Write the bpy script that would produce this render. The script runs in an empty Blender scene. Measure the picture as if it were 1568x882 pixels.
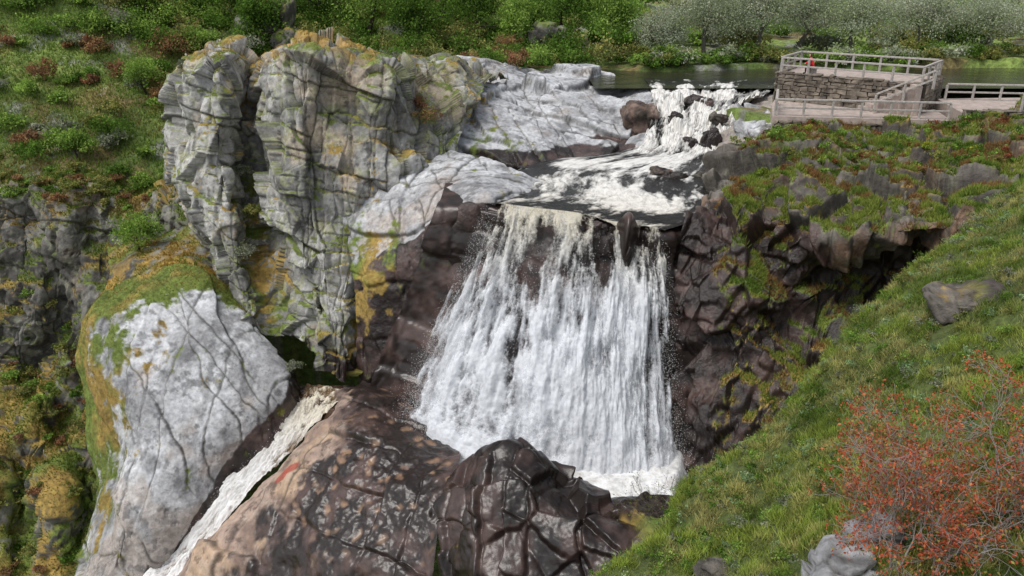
import bpy, bmesh, math, numpy as np
from mathutils import Vector
rng=np.random.default_rng(7)
sc=bpy.context.scene
sc.view_settings.view_transform='Standard'; sc.view_settings.look='None'; sc.view_settings.exposure=0
CAM=np.array([0,0,26.0]); TH=math.radians(22.2); C_,S_=math.cos(TH),math.sin(TH)
# Survey helper: a sighting taken from the look-out (horizontal reading, vertical reading, ground distance in m)
# is turned into a fixed world position. Everything below is solid geometry standing at those world positions.
def P(u,v,Y):
    yv=(441-v)/1230; d=C_+yv*S_
    return (Y*(u-784)/1230/d, Y, 26+Y*(-S_+yv*C_)/d)
# ---------- noise ----------
TB=np.random.default_rng(1).random((64,64,64))
def vnoise(p,s=0):
    p=p+s*7.31; i=np.floor(p).astype(np.int64); f=p-i; f=f*f*(3-2*f); i&=63; j=(i+1)&63
    X=(i[:,0],j[:,0]);Y=(i[:,1],j[:,1]);Z=(i[:,2],j[:,2]); r=0
    for a in (0,1):
        for b in (0,1):
            w=(f[:,0] if a else 1-f[:,0])*(f[:,1] if b else 1-f[:,1])
            r=r+w*(TB[X[a],Y[b],Z[0]]*(1-f[:,2])+TB[X[a],Y[b],Z[1]]*f[:,2])
    return r
RM=np.array([[.8,.6,0],[-.48,.64,.6],[.36,-.48,.8]])
def fbm(p,sc_,o=4,s=0,g=.5):
    r=0;a=1;t=0; p=(p+s*3.17)@RM*sc_
    for k in range(o):
        r=r+a*vnoise(p,s+k);t+=a;a*=g;p=(p*2.03)@RM
    return r/t
def voro(p,cell,s=0,an=(1,1,1)):
    q=p*np.array(an)/cell+s*1.37; i=np.floor(q).astype(np.int64); n=len(q)
    F1=np.full(n,9.);F2=np.full(n,9.); D=np.zeros((n,3)); ID=np.zeros((n,3),np.int64)
    for a in (-1,0,1):
        for b in (-1,0,1):
            for c in (-1,0,1):
                j=i+np.array([a,b,c]); m_=j&63
                o=np.stack([TB[m_[:,k%3],m_[:,(k+1)%3],m_[:,(k+2)%3]] for k in range(3)],1)
                d=q-(j+o); r=np.sqrt((d*d).sum(1)); m=r<F1
                F2=np.where(m,F1,np.minimum(F2,r)); F1=np.where(m,r,F1)
                D[m]=d[m]; ID[m]=j[m]
    ID=(ID+11)&63
    rr=np.stack([TB[ID[:,0],ID[:,2]^k,ID[:,1]] for k in (1,2,5,9)],1)
    return F1,F2,D,rr
def facet(p,cell,amp,slope,an=(1,1,1),s=0,groove=.25,warp=.12):
    w=np.stack([fbm(p,.5/cell,4,s+k*5)-.5 for k in range(3)],1)*cell*warp*2
    F1,F2,D,r=voro(p+w,cell,s,an); e=F2-F1
    g=((r[:,0]-.5)*2*amp+slope*cell*(D/np.array(an)*(r[:,1:4]-.5)*2).sum(1))
    return g-groove*amp*np.exp(-(e/.04)**2), e*cell*.6
def joints(p,sets,amp,slope,s=0,groove=.10,warp=.45,keep=.5):
    ids=[];g=0;e=np.full(len(p),9.); h=np.zeros(len(p)); rr=np.random.default_rng(s+5)
    for k,(m,sp) in enumerate(sets):
        CM=np.cumsum(rr.random(256)<keep)
        m=np.array(m,float); m/=np.linalg.norm(m)
        w=(p@m)/sp+warp*(fbm(p,.3/sp,3,s+k)-.5)*3+(fbm(p,1.3/sp,4,s+k+7)-.5)*.35+np.floor(h*7)
        i=np.floor(w).astype(np.int64); b=np.round(w).astype(np.int64)
        ex=CM[(b+128)&255]!=CM[(b+127)&255]
        f=w-i-.5; c=CM[(i+128)&255]; ids.append(c&63); e=np.where(ex,np.minimum(e,(.5-np.abs(f))*sp),e)
        h=TB[(c*7+s)&63,(ids[0]*5)&63,(ids[-1]*3+k)&63]
    while len(ids)<3: ids.append(ids[0]*0)
    r=TB[(ids[0]*3+s)&63,(ids[1]*5)&63,(ids[2]*11)&63]; r2=TB[(ids[0]*9+s)&63,(ids[1]*3)&63,(ids[2]*7)&63]; r3=TB[(ids[0]*5+s)&63,(ids[1]*13)&63,(ids[2]*3)&63]
    tilt=slope*((r2-.5)*np.sin(p[:,0]*.8+r*9)+(r3-.5)*np.sin(p[:,2]*.8+r*5))*2
    return (r-.5)*2*amp+tilt-groove*np.exp(-(e/.06)**2), e
def ss(a,b,x): t=np.clip((x-a)/(b-a),0,1); return t*t*(3-2*t)
# ---------- mesh ----------
def mk(name,V,F,mat,attrs={},col=None,smooth=False,mi=None,parent=None):
    me=bpy.data.meshes.new(name); V=np.asarray(V,np.float32); F=np.asarray(F,np.int32)
    me.vertices.add(len(V)); me.vertices.foreach_set('co',V.ravel())
    me.loops.add(F.size); me.loops.foreach_set('vertex_index',F.ravel())
    me.polygons.add(len(F)); me.polygons.foreach_set('loop_start',np.arange(len(F),dtype=np.int32)*F.shape[1])
    me.polygons.foreach_set('use_smooth',np.full(len(F),smooth))
    if mi is not None: me.polygons.foreach_set('material_index',np.asarray(mi,np.int32))
    me.update(calc_edges=True)
    for k,a in attrs.items():
        a=np.asarray(a,np.float32)
        if a.ndim==1: t=me.attributes.new(k,'FLOAT','POINT'); t.data.foreach_set('value',a)
        else: t=me.attributes.new(k,'FLOAT_VECTOR','POINT'); t.data.foreach_set('vector',a.ravel())
    if col is not None:
        c=np.ones((len(V),4),np.float32); c[:,:3]=col
        t=me.attributes.new('Col','FLOAT_COLOR','POINT'); t.data.foreach_set('color',c.ravel())
    for m in (mat if isinstance(mat,list) else [mat]): me.materials.append(m)
    ob=bpy.data.objects.new(name,me); sc.collection.objects.link(ob)
    if parent: ob.parent=parent
    return ob
def gridF(a,b):
    i=np.arange(a*b).reshape(a,b)
    return np.stack([i[:-1,:-1],i[1:,:-1],i[1:,1:],i[:-1,1:]],-1).reshape(-1,4)
def cr(A,n):
    A=np.asarray(A,float); k=len(A); t=np.linspace(0,k-1,n); i=np.minimum(t.astype(int),k-2); f=t-i
    B=np.concatenate([[2*A[0]-A[1]],A,[2*A[-1]-A[-2]]])
    f=f.reshape((-1,)+(1,)*(A.ndim-1)); p0,p1,p2,p3=B[i],B[i+1],B[i+2],B[i+3]
    return .5*(2*p1+(p2-p0)*f+(2*p0-5*p1+4*p2-p3)*f*f+(3*p1-p0-3*p2+p3)*f**3)
def norms(G):
    n=np.cross(np.gradient(G,axis=0),np.gradient(G,axis=1)); n/=np.linalg.norm(n,axis=2,keepdims=True)+1e-9
    return n
def surf(rows,nu,nv):
    A=np.array([[P(*q) for q in r] for r in rows]); G=cr(A,nu); G=cr(G.transpose(1,0,2),nv).transpose(1,0,2)
    return G
MA,MB=np.array([.13,.175,.03]),np.array([.30,.20,.05])
ROCK=dict( # lo hi tan lichen lk wet
 crag=((.20,.195,.18),(.46,.45,.425),(.43,.35,.26),(.36,.37,.20),.6,.16),
 slab=((.35,.35,.36),(.55,.555,.57),(.40,.34,.30),(.62,.62,.62),.3,.35),
 dark=((.075,.062,.054),(.17,.15,.13),(.22,.12,.07),(.24,.24,.17),.5,.5),
 brown=((.15,.10,.08),(.34,.25,.20),(.44,.31,.21),(.45,.38,.32),.3,.4),
 gorge=((.065,.06,.052),(.20,.19,.17),(.20,.14,.10),(.27,.27,.2),.6,.3))
def bake(kind,p,N,W,M,R,E,seed):
    lo,hi,tan,li,lk,sz=ROCK[kind]; A=lambda x:np.array(x)[None]; f=lambda x:x[:,None]
    mixc=lambda c,b,k:c*(1-f(k))+A(b)*f(k)
    a=fbm(p,.35,5,seed); c=A(lo)+(A(hi)-A(lo))*f(ss(.32,.62,a))
    st=fbm(p*np.array([1.1,1.1,sz]),1.0,5,seed+3)
    c=mixc(c,np.array(lo)*.45,ss(.53,.68,st)*.7)
    c=mixc(c,tan,ss(.60,.82,fbm(p,.45,4,seed+5)+.55*R)*.8)
    c=mixc(c,li,ss(.54,.66,fbm(p,1.4,6,seed+7,.65))*lk)
    c=mixc(c,np.array(lo)*.3,ss(.56,.66,fbm(p,1.9,6,seed+9,.65))*.6)
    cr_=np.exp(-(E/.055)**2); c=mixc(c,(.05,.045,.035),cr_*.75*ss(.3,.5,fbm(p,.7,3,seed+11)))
    wf=ss(.38,.58,W+(st-.5)*1.3)
    wc=A((.022,.015,.013))+A((.065,.040,.034))*f(ss(.45,.72,fbm(p,.8,4,seed+12)))
    c=c*(1-f(wf))+wc*f(wf)
    mf=ss(.38,.62,M+(fbm(p,1.1,5,seed+14,.65)-.5)*1.6+.12*(np.abs(M)>.02)*np.exp(-(E/.2)**2))
    k=f(ss(.45,.66,fbm(p,.35,3,seed+15))); mc=(MA*(1-k)+MB*k)*f(.45+1.1*fbm(p,4,3,seed+16))
    c=c*(1-f(mf))+mc*f(mf)
    return c,wf*(1-mf),mf
SH={}
def blur(D,n):
    for _ in range(n):
        q=np.pad(D,1,mode='edge'); D=(q[:-2,1:-1]+2*q[1:-1,1:-1]+q[2:,1:-1])/4; q=np.pad(D,1,mode='edge'); D=(q[1:-1,:-2]+2*q[1:-1,1:-1]+q[1:-1,2:])/4
    return D
def sheet(name,rows,nu,nv,mat,kind,fac=(),fb=(.5,.3),wet=None,moss=None,warm=None,post=None,tint=None,seed=0,sm=1):
    G=surf(rows,nu,nv); N=norms(G)
    sg=1 if (N*(CAM-G)).sum(2).mean()>0 else -1
    p=G.reshape(-1,3); n=(N*sg).reshape(-1,3)
    s,t=[x.ravel() for x in np.meshgrid(np.linspace(0,1,nu),np.linspace(0,1,nv),indexing='ij')]
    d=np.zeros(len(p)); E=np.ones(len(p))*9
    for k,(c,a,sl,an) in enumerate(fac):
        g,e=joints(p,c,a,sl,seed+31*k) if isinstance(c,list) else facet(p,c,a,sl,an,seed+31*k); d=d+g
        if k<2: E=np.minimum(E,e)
    d=blur(d.reshape(nu,nv),sm).ravel()
    d=d+(fbm(p,fb[0],5,seed)-.5)*2*fb[1]+(fbm(p,2.2,3,seed+2)-.5)*.08
    if post is not None: d=post(p,s,t,d)
    p=p+n*d[:,None]
    G2=p.reshape(nu,nv,3); N2=(norms(G2)*sg).reshape(-1,3)
    z=np.zeros(len(p)); f=lambda q: z if q is None else np.clip(q(p,N2,s,t),-1,1.2)
    W,M,R=f(wet),f(moss),f(warm)
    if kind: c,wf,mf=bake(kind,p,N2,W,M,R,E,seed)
    else: c,wf,mf=np.tile([.1,.13,.03],(len(p),1)),z,z
    if tint is not None: c=tint(p,s,t,c)
    F=gridF(nu,nv)
    if sg<0: F=F[:,::-1]
    ob=mk(name,p,F,mat,{'wet':wf},col=c,smooth=True)
    SH[name]=dict(p=p,n=N2,m=mf,w=wf,s=s,t=t,g=(nu,nv))
    return ob
# ---------- materials ----------
class NT:
    def __init__(s,name,w=None):
        s.m=bpy.data.materials.new(name); s.m.use_nodes=True; s.t=s.m.node_tree; s.t.nodes.clear()
        s.out=s.t.nodes.new('ShaderNodeOutputMaterial')
    def n(s,ty,inp={},**kw):
        x=s.t.nodes.new(ty)
        for k,v in kw.items(): setattr(x,k,v)
        for k,v in inp.items():
            if isinstance(v,bpy.types.NodeSocket): s.t.links.new(v,x.inputs[k])
            else: x.inputs[k].default_value=v
        return x
    def attr(s,name,o='Fac'): return s.n('ShaderNodeAttribute',attribute_name=name).outputs[o]
    def math(s,op,a,b=0.,c=0.,clamp=False):
        x=s.n('ShaderNodeMath',{0:a,1:b,2:c},operation=op); x.use_clamp=clamp; return x.outputs[0]
    def pos(s,scale=(1,1,1)):
        g=s.n('ShaderNodeNewGeometry').outputs['Position']
        return s.n('ShaderNodeVectorMath',{0:g,1:scale},operation='MULTIPLY').outputs[0]
    def noise(s,v,scale,det=6,rough=.6,dist=0):
        return s.n('ShaderNodeTexNoise',{'Vector':v,'Scale':scale,'Detail':det,'Roughness':rough,'Distortion':dist}).outputs['Fac']
    def rng(s,x,a,b,c=0.,d=1.):
        r=s.n('ShaderNodeMapRange',{'Value':x,'From Min':a,'From Max':b,'To Min':c,'To Max':d}); return r.outputs[0]
    def mix(s,f,a,b,bt='MIX'):
        x=s.t.nodes.new('ShaderNodeMix'); x.data_type='RGBA'; x.blend_type=bt
        for i,v in ((0,f),(6,a),(7,b)):
            if isinstance(v,bpy.types.NodeSocket): s.t.links.new(v,x.inputs[i])
            else: x.inputs[i].default_value=v if i==0 else (*v,1)
        return x.outputs[2]
    def fin(s,sh): s.t.links.new(sh,s.out.inputs['Surface']); return s.m
def vcmat(name,scale=3.,var=.4,bump=.6,dist=.2,det=6,wr=.3):
    t=NT(name); f=t.noise(t.pos(),scale,det,.7)
    c=t.mix(1.,t.attr('Col','Color'),t.mix(t.rng(f,.3,.7),(1-var,)*3,(1+var,)*3),'MULTIPLY')
    b=t.n('ShaderNodeBump',{'Height':f,'Strength':bump,'Distance':dist}).outputs[0]
    ro=t.rng(t.attr('wet'),0,1,.85,wr)
    return t.fin(t.n('ShaderNodeBsdfPrincipled',{'Base Color':c,'Roughness':ro,'Normal':b}).outputs[0])
M_rock=vcmat('granite'); M_wet=vcmat('wet_granite',1.6,.35,.25,.12,5,wr=.34); M_ground=vcmat('hillside_soil',2.,.6,1.,.5); M_bank=vcmat('grass_soil',4.,.6,1.,.15)
def folmat(name,tr=.3,ro=.7):
    t=NT(name); c=t.attr('Col','Color')
    a=t.n('ShaderNodeBsdfDiffuse',{'Color':c}).outputs[0]
    b=t.n('ShaderNodeBsdfTranslucent',{'Color':c}).outputs[0]
    return t.fin(t.n('ShaderNodeMixShader',{0:tr,1:a,2:b}).outputs[0])
M_fol=folmat('foliage',.4); M_grass=folmat('grass_blades',.35)
def fallmat(name):
    t=NT(name); v=t.attr('flow','Vector'); al=t.attr('dens')
    n3=t.noise(v,1,4,.8)
    al=t.rng(t.math('ADD',al,t.math('MULTIPLY',n3,.5)),.62,.86)
    c=t.mix(1.,t.attr('Col','Color'),t.mix(t.rng(n3,.3,.6),(.76,.77,.80),(1.03,1.03,1.03)),'MULTIPLY')
    a=t.n('ShaderNodeBsdfDiffuse',{'Color':c,'Normal':t.n('ShaderNodeBump',{'Height':n3,'Strength':.4,'Distance':.2}).outputs[0]}).outputs[0]
    tl=t.n('ShaderNodeBsdfTranslucent',{'Color':c}).outputs[0]; a=t.n('ShaderNodeMixShader',{0:.3,1:a,2:tl}).outputs[0]
    tr=t.n('ShaderNodeBsdfTransparent').outputs[0]
    return t.fin(t.n('ShaderNodeMixShader',{0:al,1:tr,2:a}).outputs[0])
M_fall=fallmat('falling_water')
def watermat(name,deep,k=.6):
    t=NT(name); v=t.attr('flow','Vector'); d=t.attr('dens')
    n2=t.noise(v,1,5,.7,.4)
    al=t.rng(t.math('ADD',t.math('MULTIPLY',n2,k),d),.52,.78)
    fc=t.mix(t.attr('warm'),(.84,.85,.87),(.70,.62,.46)); fc=t.mix(t.rng(n2,.35,.56,.6,0.),fc,(.34,.31,.27))
    c=t.mix(al,deep,fc)
    b=t.n('ShaderNodeBump',{'Height':n2,'Strength':.8,'Distance':.2}).outputs[0]
    ro=t.math('ADD',.10,t.math('MULTIPLY',al,.55))
    return t.fin(t.n('ShaderNodeBsdfPrincipled',{'Base Color':c,'Roughness':ro,'Normal':b,'IOR':1.33}).outputs[0])
M_rapid=watermat('rapids_water',(.022,.02,.018)); M_stream=watermat('stream_water',(.16,.10,.05))
def simple(name,col,ro=.8,sc_=4,var=.5,bump=.3,pz=(1,1,1)):
    t=NT(name); f=t.noise(t.pos(pz),sc_,5,.7)
    c=t.mix(1.,col,t.mix(t.rng(f,.3,.7),(1-var,)*3,(1+var,)*3),'MULTIPLY')
    b=t.n('ShaderNodeBump',{'Height':f,'Strength':bump,'Distance':.05}).outputs[0]
    return t.fin(t.n('ShaderNodeBsdfPrincipled',{'Base Color':c,'Roughness':ro,'Normal':b}).outputs[0])
M_wood=simple('weathered_wood',(.38,.35,.32),.85,6,.35); M_stone=simple('wall_stone',(.17,.14,.11),.9,1.3,.75,.6)
M_mortar=simple('wall_core',(.045,.038,.03),.95); M_deck=simple('deck_paving',(.40,.33,.29),.9,2,.3)
# ---------- sheets ----------
JV=[((1,.15,.1),1.9),((.3,.35,1),2.8)]; JV2=[((.9,.5,-.25),.7),((.3,-.2,1),1.3)]
JS=[((.45,.85,.2),2.4),((.85,-.5,.3),2.6)]; JS2=[((.2,.9,.5),1.1),((1,.2,.2),1.5)]
rows=[]
for u,top,dy in ((-160,290,0),(0,300,0),(50,306,1.2),(100,300,-.8),(140,292,.8),(200,322,0),(290,292,0),(380,300,0)):
    rows.append([(u,top-18,64.5),(u,top,61+dy*.5),(u,top+55,59.5+dy),(u,470,57.5-dy),(u,560,56+dy),(u,640,52.5-dy),(u-10,760,48+dy),(u-20,960,42)])
sheet('gorge_wall',rows,320,320,M_rock,'gorge',[(JV,.5,.2,0),(JV2,.25,.12,0),(1.2,.15,.3,(1,1,.7))],(.2,1.6),sm=0,
  moss=lambda p,N,s,t: ss(.25,.7,N[:,2])*.5+ss(.5,.7,t)*.36+ss(.12,.0,t)*.5+.02, seed=3)
rows=[[(150,345,63),(165,385,58.5),(165,430,54),(140,490,52)],[(230,335,63),(220,375,57.5),(230,408,53.5),(230,450,51)],
[(290,335,60),(280,382,56),(300,408,53),(310,450,51)],[(350,360,58),(335,400,55),(345,432,52.5),(350,480,51)]]
def otint(k0):
    def f(p,s,t,c):
        k=(k0(p,s,t)*ss(.42,.56,fbm(p,.8,4,77)))[:,None]*.85; return c*(1-k)+np.array([.36,.22,.045])*(.5+fbm(p,3,3,78))[:,None]*k
    return f
sheet('grassy_knoll',rows,90,90,M_rock,'gorge',[(JS2,.12,.1,0)],(.4,.5),moss=lambda p,N,s,t:.55+0*t,tint=otint(lambda p,s,t:ss(.45,.65,t)),seed=7)
rows=[[(300,112,66),(285,112,62),(272,128,60),(264,200,59),(258,260,58),(285,330,57),(320,400,56),(340,450,55)],
[(330,97,64),(310,96,58.5),(292,108,55.5),(282,190,54.5),(285,270,53.5),(310,350,52.2),(335,400,51.2),(350,460,50.5)],
[(370,97,62),(352,90,56.5),(338,102,54),(338,190,53),(345,280,52),(358,360,51),(375,440,49.5),(390,500,48)],
[(420,104,64),(398,106,60),(382,122,58.0),(380,200,57),(385,280,55.6),(392,360,53.4),(410,440,50.5),(430,510,48.2)],
[(470,90,62),(440,82,57.5),(425,92,54),(430,190,52.6),(440,280,51.3),(448,370,49.7),(465,460,47.7),(480,550,45.6)],
[(500,92,62),(475,80,56.5),(462,90,52.6),(460,190,51.2),(462,280,50.4),(470,370,49.2),(485,460,47.2),(498,570,45.2)],
[(560,98,62),(545,90,57),(530,102,53.5),(525,180,52.3),(522,270,51),(520,370,49.2),(528,470,47.2),(535,585,45.0)],
[(620,104,62),(600,96,57),(592,110,53),(582,190,52),(577,260,51),(562,340,50),(556,440,48.7),(555,560,46.8)],
[(690,112,66),(670,102,61),(650,120,57.5),(642,170,55),(640,230,53.5),(620,270,52.5),(600,350,51),(600,500,49)],
[(780,122,72),(760,114,68),(735,138,63),(715,180,59),(700,220,56),(690,250,55),(680,300,53),(680,450,51)]]
sheet('crag',rows,470,430,M_rock,'crag',[(JV,.45,.25,0),(JV2,.2,.1,0),(1.6,.18,.4,(1,1,.45)),([((1,-.3,.1),.4),((.2,.4,1),.8)],.07,.05,0)],(.25,.9),
  wet=lambda p,N,s,t: ss(.82,1.0,t)*.7*ss(4.5,1.5,p[:,2]-0),
  moss=lambda p,N,s,t: ss(.35,.8,N[:,2])*.55+ss(.6,.75,s)*ss(.5,.8,t)*.3+ss(.22,.1,t)*ss(.5,.8,N[:,2])*.2+np.exp(-((s-.33)/.04)**2)*.3+.06,
  tint=otint(lambda p,s,t:ss(.31,.24,t)*np.maximum(ss(.38,.44,s)*ss(.82,.74,s),ss(.2,.12,s))),
  warm=lambda p,N,s,t: ss(.45,.65,s)*ss(.15,.3,t)*ss(.6,.4,t)*.4, seed=11,sm=0)
rows=[[(500,300,52),(515,360,49.8),(530,400,48.4),(540,440,47.6),(545,520,46.6),(545,640,45.5)],
[(590,245,54),(575,310,50.7),(575,370,48.5),(570,420,47),(565,510,46.2),(560,640,45)],
[(660,238,54.5),(640,290,50.2),(625,350,47.8),(615,395,46.5),(602,500,46),(600,640,44.5)],
[(730,240,54.3),(700,275,50.0),(680,318,47.2),(662,365,46),(650,470,45.5),(640,660,43.6)],
[(790,262,51.2),(765,283,47.8),(738,301,45.7),(715,335,45.2),(700,450,45),(690,670,43.6)],
[(850,285,50),(805,302,46.8),(785,320,45.7),(770,350,45.2),(750,450,44.6),(740,690,42.6)]]
sheet('rock_ledge',rows,260,300,M_rock,'slab',[(JS,.2,.1,0),(JS2,.08,.06,0)],(.3,.35),sm=2,
  wet=lambda p,N,s,t: ss(.46,.60,t+.06*s)*1.1+ss(.92,1,s)*.4, moss=lambda p,N,s,t: ss(.5,.15,s)*ss(.1,.4,t)*.5*ss(.9,.7,t)+.05,
  warm=lambda p,N,s,t: .05+t*0, seed=21)
rows=[[(620,92,82),(640,108,73),(655,140,67),(680,180,61),(690,215,57),(700,245,55)],
[(720,85,84),(730,100,75),(745,138,68),(770,178,62),(790,212,58),(803,265,54)],
[(800,100,82),(815,108,76),(830,145,68),(840,185,63),(850,215,59.5),(862,265,55.5)],
[(880,108,82),(900,114,76),(910,145,69),(920,182,64),(930,210,61),(935,260,56)],
[(960,116,80),(978,126,73),(985,150,67),(975,185,63),(962,215,60),(957,260,56)],
[(1010,125,78),(1008,138,70),(1008,165,65),(998,200,61),(985,228,57.6),(980,262,56)]]
sheet('river_slabs',rows,320,280,M_rock,'slab',[(JS,.6,.25,0),(JS2,.24,.12,0)],(.22,.6),sm=1,
  moss=lambda p,N,s,t: ss(.35,.0,s)*.3, wet=lambda p,N,s,t: ss(13.7,13.1,p[:,2])*.9, warm=lambda p,N,s,t:0*t, seed=41)
FR=[[(742,306,45.2),(728,350,44.2),(698,430,43.6),(655,530,42.8),(628,610,42.3),(618,662,41.6)],
[(775,312,44.8),(765,355,43.6),(745,430,42.7),(715,530,41.6),(690,620,40.6),(675,690,39.4)],
[(820,318,44.5),(815,365,43.2),(805,440,42),(790,530,40.6),(775,630,39.2),(765,715,37.8)],
[(880,325,44.2),(880,370,43),(875,440,41.8),(865,540,40),(860,640,38.5),(855,737,37)],
[(935,338,43.8),(935,375,42.9),(935,440,41.8),(930,540,40),(930,640,38.5),(930,742,37)],
[(985,345,43.5),(985,385,42.7),(985,450,41.5),(985,550,39.9),(988,650,38.4),(990,738,37.1)],
[(1018,350,43.2),(1022,395,42.4),(1028,460,41.5),(1030,550,40.3),(1035,650,39.2),(1045,722,38)]]
rows=[[(r[0][0]+10,r[0][1]-28,r[0][2]+4)]+[(u,v+(4 if k==0 else 0),y+(.35 if k==0 else 1.0)) for k,(u,v,y) in enumerate(r)] for r in FR]
rows=[[(u-70,v,y+.6) for u,v,y in rows[0]]]+rows+[[(u+70,v,y+.3) for u,v,y in rows[-1]]]
def pw(p,s,t,d):
    return d*ss(.1,.3,t)+1.7*np.exp(-((s-.685)/.035)**2)*ss(.13,.2,t)*ss(.58,.36,t)-.1
sheet('fall_wall',rows,220,220,M_wet,'dark',[(JV,.35,.2,0),(JV2,.12,.1,0)],(.4,.3),wet=lambda p,N,s,t:1+0*t,post=pw,seed=51)
def falls(name,off,seed,add):
    n_=320
    rows=[[(u,v,y+off*min(1,k*.5)) for k,(u,v,y) in enumerate(r)] for r in FR]
    G=surf(rows,n_,n_); N=norms(G); sg=1 if (N*(CAM-G)).sum(2).mean()>0 else -1
    s,t=[x.ravel() for x in np.meshgrid(np.linspace(0,1,n_),np.linspace(0,1,n_),indexing='ij')]
    p=G.reshape(-1,3); n=(N*sg).reshape(-1,3); X=s*13; L=t*16
    q1=fbm(np.stack([X*1.3,L*.22,X*0+seed],1),1,4,seed); q2=fbm(np.stack([X*3.5,L*.8,X*0+seed+5],1),1,4,seed+9,.6); q3=fbm(np.stack([X*1.1,L*.7,X*0+3],1),1,4,seed+19)
    d=(q1-.5)*1.2+(q2-.5)*.4+(q3-.5)*.6
    p=p+n*(d*ss(0,.12,t))[:,None]
    de=.485+add+.24*ss(.1,.55,t)-.95*np.exp(-((s-.64)/.036)**2)*ss(.44,.25,t)*ss(.0,.05,t)-.30*np.exp(-((s-.36)/.08)**2-((t-.29)/.15)**2)\
      -.22*np.exp(-((s-.50)/.05)**2-((t-.38)/.16)**2)-.18*ss(.8,.95,s)*ss(.25,.5,t)*ss(1,.8,t)-.4*ss(.97,1,s)+.2*ss(.85,1,t)+.18*np.exp(-((s-.74)/.05)**2)\
      -.35*ss(.11,.0,s)+.12*ss(.2,.05,t)*ss(.1,.2,s)*ss(.6,.5,s)-.12*np.exp(-((s-.17)/.05)**2)*ss(.7,.4,t)+.12*np.exp(-((s-.25)/.05)**2)*ss(.6,.3,t)
    de=de+(q1-.5)*1.0+(q2-.5)*.65+(q3-.5)*.55-.12
    wm=(ss(.5,.0,t)*.85)[:,None]; col=np.array([.90,.92,.95])*(1-wm)+np.array([.74,.67,.51])*wm
    k=(ss(.50,.36,q2)*.4*ss(1,.6,t))[:,None]; col=col*(1-k)+np.array([.46,.48,.52])*k
    F=gridF(n_,n_)
    return mk(name,p,F if sg>0 else F[:,::-1],M_fall,{'flow':np.stack([X*7,L*4.5,X*0+seed*5],1),'dens':de},col=col,smooth=True)
wf=bpy.data.objects.new('waterfall',None); sc.collection.objects.link(wf)
for nm,o,sd,ad in (('curtain_back',.2,1,.05),('curtain_front',-.35,3,-.04)): falls(nm,o,sd,ad).parent=wf
def leavesmesh(cen,size,rg,asp=.6,up=None):
    n=len(cen); a=rg.normal(size=(n,3)); 
    if up is not None: a=a+up
    a/=np.linalg.norm(a,axis=1,keepdims=True); b=np.cross(a,rg.normal(size=(n,3))); b/=np.linalg.norm(b,axis=1,keepdims=True)+1e-9
    c=np.cross(a,b); s=np.asarray(size).reshape(-1,1)*np.ones((n,1))
    V=np.stack([cen+b*s,cen+c*s*asp,cen-b*s,cen-c*s*asp],1).reshape(-1,3)
    return V,np.arange(4*n).reshape(n,4)
M_spray=folmat('spray_droplets',.5)
A=np.array([[P(*q) for q in r] for r in FR]); G=cr(A,60); G=cr(G.transpose(1,0,2),60).transpose(1,0,2)
n=40000; si=np.abs(rng.normal(0,6,n)).astype(int)%60; 
si=np.where(rng.random(n)<.35,59-si,si); si=np.where(rng.random(n)<.45,rng.integers(0,60,n),si); ti=(60*rng.random(n)**.4).astype(int).clip(0,59)
q=G[si,ti]+rng.normal(size=(n,3))*np.array([.5,.5,.5])*(.15+1.1*(ti[:,None]/60)**2)+np.array([0,-.3,0])
V,F=leavesmesh(q,rng.uniform(.008,.026,n),rng,.9); mk('spray',V,F,M_spray,col=np.full((len(V),3),.85),parent=wf)
# rapids / pond
L=[(985,122,75),(995,136,70),(1003,165,64),(990,200,60),(965,228,57.2),(815,250,55),(765,290,48),(738,307,45.3)]
R=[(1200,122,75),(1185,136,70),(1135,165,63),(1118,200,60),(1100,240,55.6),(1095,280,49.5),(1085,325,44.8),(1018,352,43.3)]
LL=np.array([P(*q) for q in L]); RR=np.array([P(*q) for q in R]); LL[0,2]=RR[0,2]=16.04; LL[1,2]=RR[1,2]=16.0; LL[5:,2]=[12.95,12.9,12.86]
A=np.stack([LL*(1-k)+RR*k for k in np.linspace(0,1,5)]); A[1:4,-1]=[P(*FR[i][0]) for i in (1,3,4)]
nu,nv=280,420; G=cr(cr(A,nu).transpose(1,0,2),nv).transpose(1,0,2)
s,t=[x.ravel() for x in np.meshgrid(np.linspace(0,1,nu),np.linspace(0,1,nv),indexing='ij')]; p=G.reshape(-1,3).copy()
casc=ss(.1,.2,t)*ss(.62,.5,t)
fl=np.stack([s*12,t*30,0*s],1); f1=fbm(fl*np.array([1.,.45,1]),1,5,5,.6); f2=fbm(p,.25,3,55)
g,e=facet(p,1.6,.30,.2,(1,1,1),77); p[:,2]+=(f1-.5)*(.28*ss(0,.1,t)+1.1*casc)+g*casc-.03*ss(.1,.2,t)
fp=np.array(P(880,250,55)); fo=np.exp(-((p[:,0]-fp[0])/1.2)**2-((p[:,1]-fp[1])/.9)**2)
de=.20+.33*casc-.2*ss(.12,.0,t)+.34*np.exp(-((s-.60-.1*np.sin(t*9))/.24)**2)*ss(.5,.6,t)*ss(.97,.85,t)+.6*fo+(f1-.5)*1.4+(f2-.5)*.6
mk('river_rapids',p,gridF(nu,nv),M_rapid,{'flow':fl*np.array([2.5,1.8,1]),'dens':de,'warm':.3+.3*ss(.7,1,t)},smooth=True)
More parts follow.
